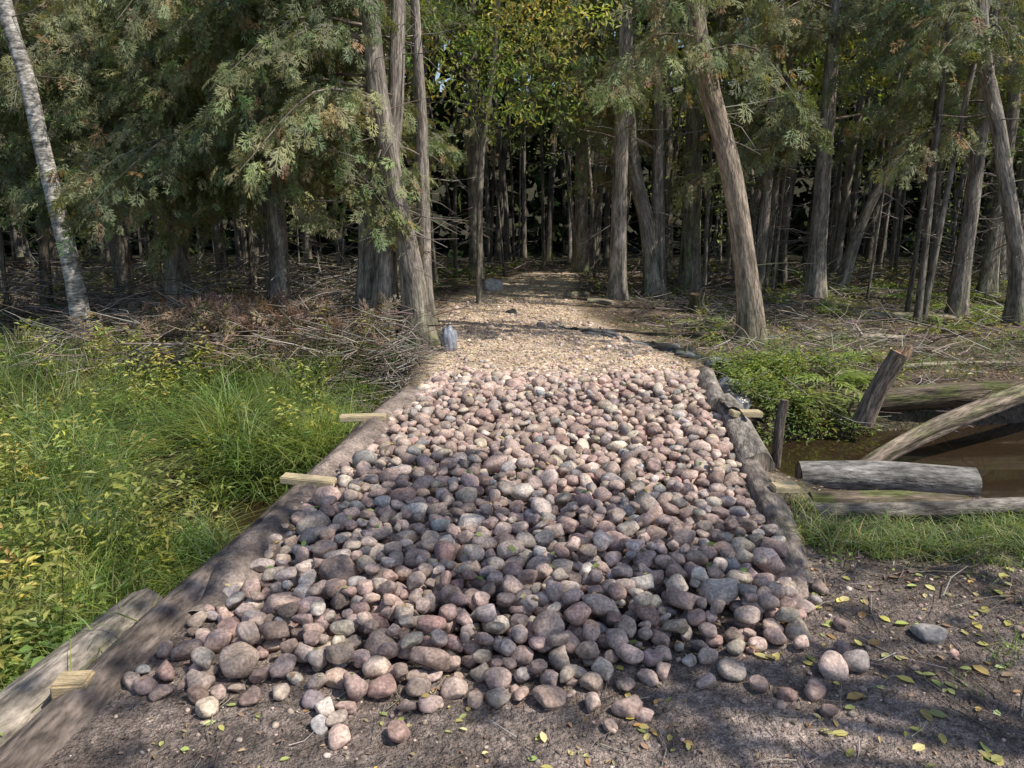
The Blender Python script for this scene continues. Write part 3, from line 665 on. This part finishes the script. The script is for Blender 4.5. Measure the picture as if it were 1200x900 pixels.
mb = MB(); P, T = tube(mb, [(2.78, 5.85, -.15), (2.86, 5.84, .1), (3.0, 5.82, .42)], [.08, .07, .065], 18, 24, (.2, .155, .12), rough=.14, cap=(.34, .23, .14))
for k in range(16):
    a = rng.uniform(0, 6.28); q = P[-1]+np.array([math.cos(a)*.045, math.sin(a)*.045, -.04]); h = rng.uniform(.04, .11)
    tube(mb, [q, q+T[-1]*h*.6, q+T[-1]*h], [.02, .014, .002], 5, 5, (.3, .2, .13))
mb.build('broken_stump', [M_bark])
mb = MB(); tube(mb, [(1.9, 5.25, -.3), (1.91, 5.25, .05), (1.93, 5.25, .2)], [.035, .034, .03], 12, 12, (.15, .12, .1), cap=(.2, .16, .12)); mb.build('wood_post', [M_bark])
for (x0, y0, x1, y1, r) in [(.85, 12.2, 1.25, 12.5, .05), (1.15, 11.6, 1.5, 11.4, .045), (-1.2, 11, -1.9, 11.4, .05), (3.4, 8.6, 4.6, 8.9, .035), (2.2, 9.6, 3.2, 10, .04), (3.6, 7.1, 5.0, 7.5, .03), (4.6, 10, 6, 10.2, .05)]:
    z0 = float(gz(x0, y0)); z1 = float(gz(x1, y1)); log('fallen_branch', [(x0, y0, z0+r*.6), ((x0+x1)/2, (y0+y1)/2+.05, (z0+z1)/2+r*.8), (x1, y1, z1+r*.6)], [r, r*.95, r*.8], (.28, .24, .19), .5, mat=M_bark)

# plastic edging on the right of the path: crumpled strip
mb = MB(); ctrl = catmull([(-.02, 10.7, .02), (.3, 10.0, .01), (.75, 9.2, .02), (1.3, 8.5, .03), (1.78, 7.75, .03), (1.96, 7.0, .04), (1.9, 6.5, .03), (1.82, 6.05, .0), (1.78, 5.6, -.06)], 300)
T = norm(np.gradient(ctrl, axis=0)); Wd = norm(np.cross(T, [0, 0, 1.])); rows = []
tt = np.arange(300); big = .8+.5*sstep(.35, .7, tt/300)
for j in range(13):
    a = j/12*math.pi
    rr = .05*big*(.4+1.3*vnoise(tt*.2, tt*0+j*.6, 71))*(.6+.8*vnoise(tt*.06, tt*0, 75)); rows.append(ctrl+Wd*(np.cos(a)*rr*1.6)[:, None]+Wd*(.05*(vnoise(tt*.12, tt*0, 76)-.5))[:, None]+np.array([0, 0, 1.])*(np.sin(a)*rr*1.0-.02)[:, None])
V = np.stack(rows, 1); nr = 13; idx = np.arange(300*nr).reshape(300, nr); F = np.stack([idx[:-1, :-1], idx[:-1, 1:], idx[1:, 1:], idx[1:, :-1]], -1).reshape(-1, 4)
kk = vnoise(np.repeat(tt, nr)*.05, np.tile(np.arange(nr), 300)*.35, 73)[:, None]; kk = sstep(.58, .7, kk)
mb.add(V.reshape(-1, 3), F, np.array([.035, .035, .038])*(1-kk)+np.array([.2, .21, .225])*kk); mb.build('plastic_edging', [M_plastic])
mb = MB(); V = V2.copy(); V[:, 2] = V[:, 2]*(1+.2*np.sin(V[:, 0]*9)); rr = 1+.22*np.sin(np.arctan2(V[:, 1], V[:, 0])*9+V[:, 2]*3)
V[:, :2] *= rr[:, None]; mb.add(V*np.array([.08, .07, .17])+np.array([-.66, 7.9, .13]), F2, np.array([.38, .41, .48])[None]*(.5+.5*(rr[:, None]-.78)/.44)); mb.build('fabric_bundle', [M_plastic])
mb = MB(); box(mb, (-4.3, 9.74, 1.22), .2, .012, .2, .05, (.75, .5, .03), .003); box(mb, (-4.3, 9.731, 1.22), .13, .006, .03, .05, (.05, .04, .02), .001); mb.build('trail_sign', [surf_mat('sign_paint', .5, ((20, .2),), .05, 50, .001)])

# ---------------------------------------------------------------- brush, twigs, litter
mb = MB()
def brush(n, xr, yr, L, r, h=.25, cols=((.26, .22, .19), (.17, .14, .12), (.36, .32, .28)), thr=0, tilt=.25, free=True):
    x = rng.uniform(*xr, n); y = rng.uniform(*yr, n)
    ok = (fbm(x, y, 81) > thr) & (np.abs(x-cxf(y)) > hwf(y)+.1 if free else True) & streamfree(x, y, .4); x, y = x[ok], y[ok]; n = len(x)
    a = rng.uniform(0, 6.28, n); d = np.stack([np.cos(a), np.sin(a), rng.normal(0, tilt, n)], -1)
    p = p3(x, y)+np.array([0, 0, 1.])*(rng.uniform(0, 1, n)**2*h+.01)[:, None]
    sticks(mb, p, d, rng.uniform(.3, 1, n)*L, rng.uniform(.4, 1, n)*r, pick(cols, n))
brush(3600, (-4.8, -.9), (6.9, 9.2), .65, .008, .45)
brush(90, (-4.5, -1.2), (7.0, 9.2), 1.3, .016, .3, tilt=.15)
brush(400, (-1.9, -.9), (6.0, 7.6), .5, .007, .1, tilt=.12)
brush(1800, (-8, -1.5), (8.5, 12), .9, .008, .7)
brush(40, (-6, -2), (9, 12), 1.6, .022, .3, cols=((.15, .12, .1),), tilt=.1)
brush(3400, (1.7, 9), (6.0, 13), .6, .0075, .1, thr=.25)
brush(70, (2.4, 9), (7, 14), 1.4, .018, .1, tilt=.08)
brush(1400, (-10, 12), (12, 20), 1.2, .013, .3)
brush(300, (1.2, 3.2), (2.0, 3.8), .3, .0035, .01, tilt=.06)
brush(160, (-1.1, 1.3), (1.7, 2.3), .14, .0025, .005, tilt=.05, free=False)
mb.build('brush_and_twigs', [M_twig])
mb = MB(); n = 800; x = rng.normal(-2.6, .75, n); y = rng.normal(7.9, .45, n); a = rng.uniform(0, 6.28, n)
d = np.stack([np.cos(a), np.sin(a), rng.uniform(-.1, .9, n)], -1); ok = x < -1.2
inst(mb, FR[0][0], FR[0][1], (p3(x, y)+np.array([0, 0, 1.])*rng.uniform(.02, .45, (n, 1)))[ok], basis(d, rvec(n))[ok], (.24*rng.uniform(.5, 1.2, n))[ok], pick([(.2, .12, .09), (.17, .125, .09), (.25, .18, .12)], n)[ok])
mb.build('dead_cedar_boughs', [M_dry])

mb = MB()
def litter(n, xr, yr, size, cols, thr=0, path=None, dz=.006, sd=91, shape=LF, tilt=.3):
    x = rng.uniform(*xr, n); y = rng.uniform(*yr, n); ok = (fbm(x*2, y*2, sd) > thr) & streamfree(x, y, .45)
    s = np.abs(x-cxf(y))-hwf(y)
    if path is True: ok &= s < .05
    if path is False: ok &= s > .02
    x, y = x[ok], y[ok]; n = len(x)
    inst(mb, shape[0], shape[1], p3(x, y, dz), yaw_basis(n, tilt), size*rng.uniform(.5, 1.4, n), pick(cols, n, None, .25))
YL = [(.6, .52, .14), (.55, .5, .17), (.4, .44, .14), (.55, .34, .12), (.38, .25, .14), (.6, .55, .25)]
BR = [(.28, .19, .12), (.22, .15, .1), (.38, .28, .18), (.16, .12, .09), (.42, .33, .17)]
litter(260, (.9, 3), (1.8, 3.1), .048, YL, shape=LFF, tilt=.14); litter(120, (.2, 3), (1.8, 3.5), .036, YL, shape=LFF, tilt=.16); litter(80, (-1.1, .6), (1.75, 2.3), .03, YL, shape=LFF, tilt=.15)
litter(1500, (-1.2, 3), (1.7, 3.3), .02, BR)
litter(8000, (-1.2, 2.2), (6.5, 16), .035, [(.6, .46, .29), (.5, .38, .24), (.68, .54, .29), (.38, .28, .18)], .3, True)
litter(34000, (-9, 10), (6.3, 16), .05, BR+[(.5, .42, .2)], .18, False, shape=LQ); litter(7000, (-14, 16), (15, 26), .12, BR[:4], .2, shape=LQ)
litter(4500, (1.4, 5), (2.8, 8), .035, BR, .3, False, shape=LQ)
n = 260; k = rng.integers(0, len(placed)-30, n); pos = placed[k, :3].copy(); pos[:, 2] = H[((pos[:, 1]-gy0)/res).astype(int), ((pos[:, 0]-gx0)/res).astype(int)]+.004
inst(mb, LFF[0], LFF[1], pos, yaw_basis(n, .3), .034*rng.uniform(.5, 1.3, n), pick(YL+[(.12, .2, .04), (.15, .2, .05)], n))
mb.build('fallen_leaves', [M_dry])

# ---------------------------------------------------------------- light, sky, camera
sv = Vector((.50, -.22, .80)).normalized()
sun = bpy.data.lights.new('sun', 'SUN'); sun.energy = 5; sun.angle = math.radians(.5); sun.color = (1, .93, .81)
so = bpy.data.objects.new('sun', sun); scene.collection.objects.link(so); so.rotation_euler = (-sv).to_track_quat('-Z', 'Y').to_euler()
w = bpy.data.worlds.new('World'); scene.world = w; w.use_nodes = True; nt = w.node_tree; nt.nodes.clear()
sk = nt.nodes.new('ShaderNodeTexSky'); sk.sky_type = 'NISHITA'; sk.sun_disc = False; sk.sun_elevation = math.asin(sv.z); sk.sun_rotation = math.atan2(sv.x, sv.y)
bg = nt.nodes.new('ShaderNodeBackground'); bg.inputs[1].default_value = .15; wo = nt.nodes.new('ShaderNodeOutputWorld')
nt.links.new(sk.outputs[0], bg.inputs[0]); nt.links.new(bg.outputs[0], wo.inputs[0])
cam = bpy.data.cameras.new('camera'); co = bpy.data.objects.new('camera', cam); scene.collection.objects.link(co)
co.location = (0, 0, 1.6); co.rotation_euler = (math.radians(90-13.74), 0, 0); cam.sensor_width = 36; cam.lens = 27; cam.clip_end = 500; cam.clip_start = .05
scene.camera = co
scene.view_settings.view_transform = 'Standard'; scene.view_settings.look = 'None'; scene.view_settings.exposure = 0
print('polys', sum(len(o.data.polygons) for o in scene.objects if o.type == 'MESH'))
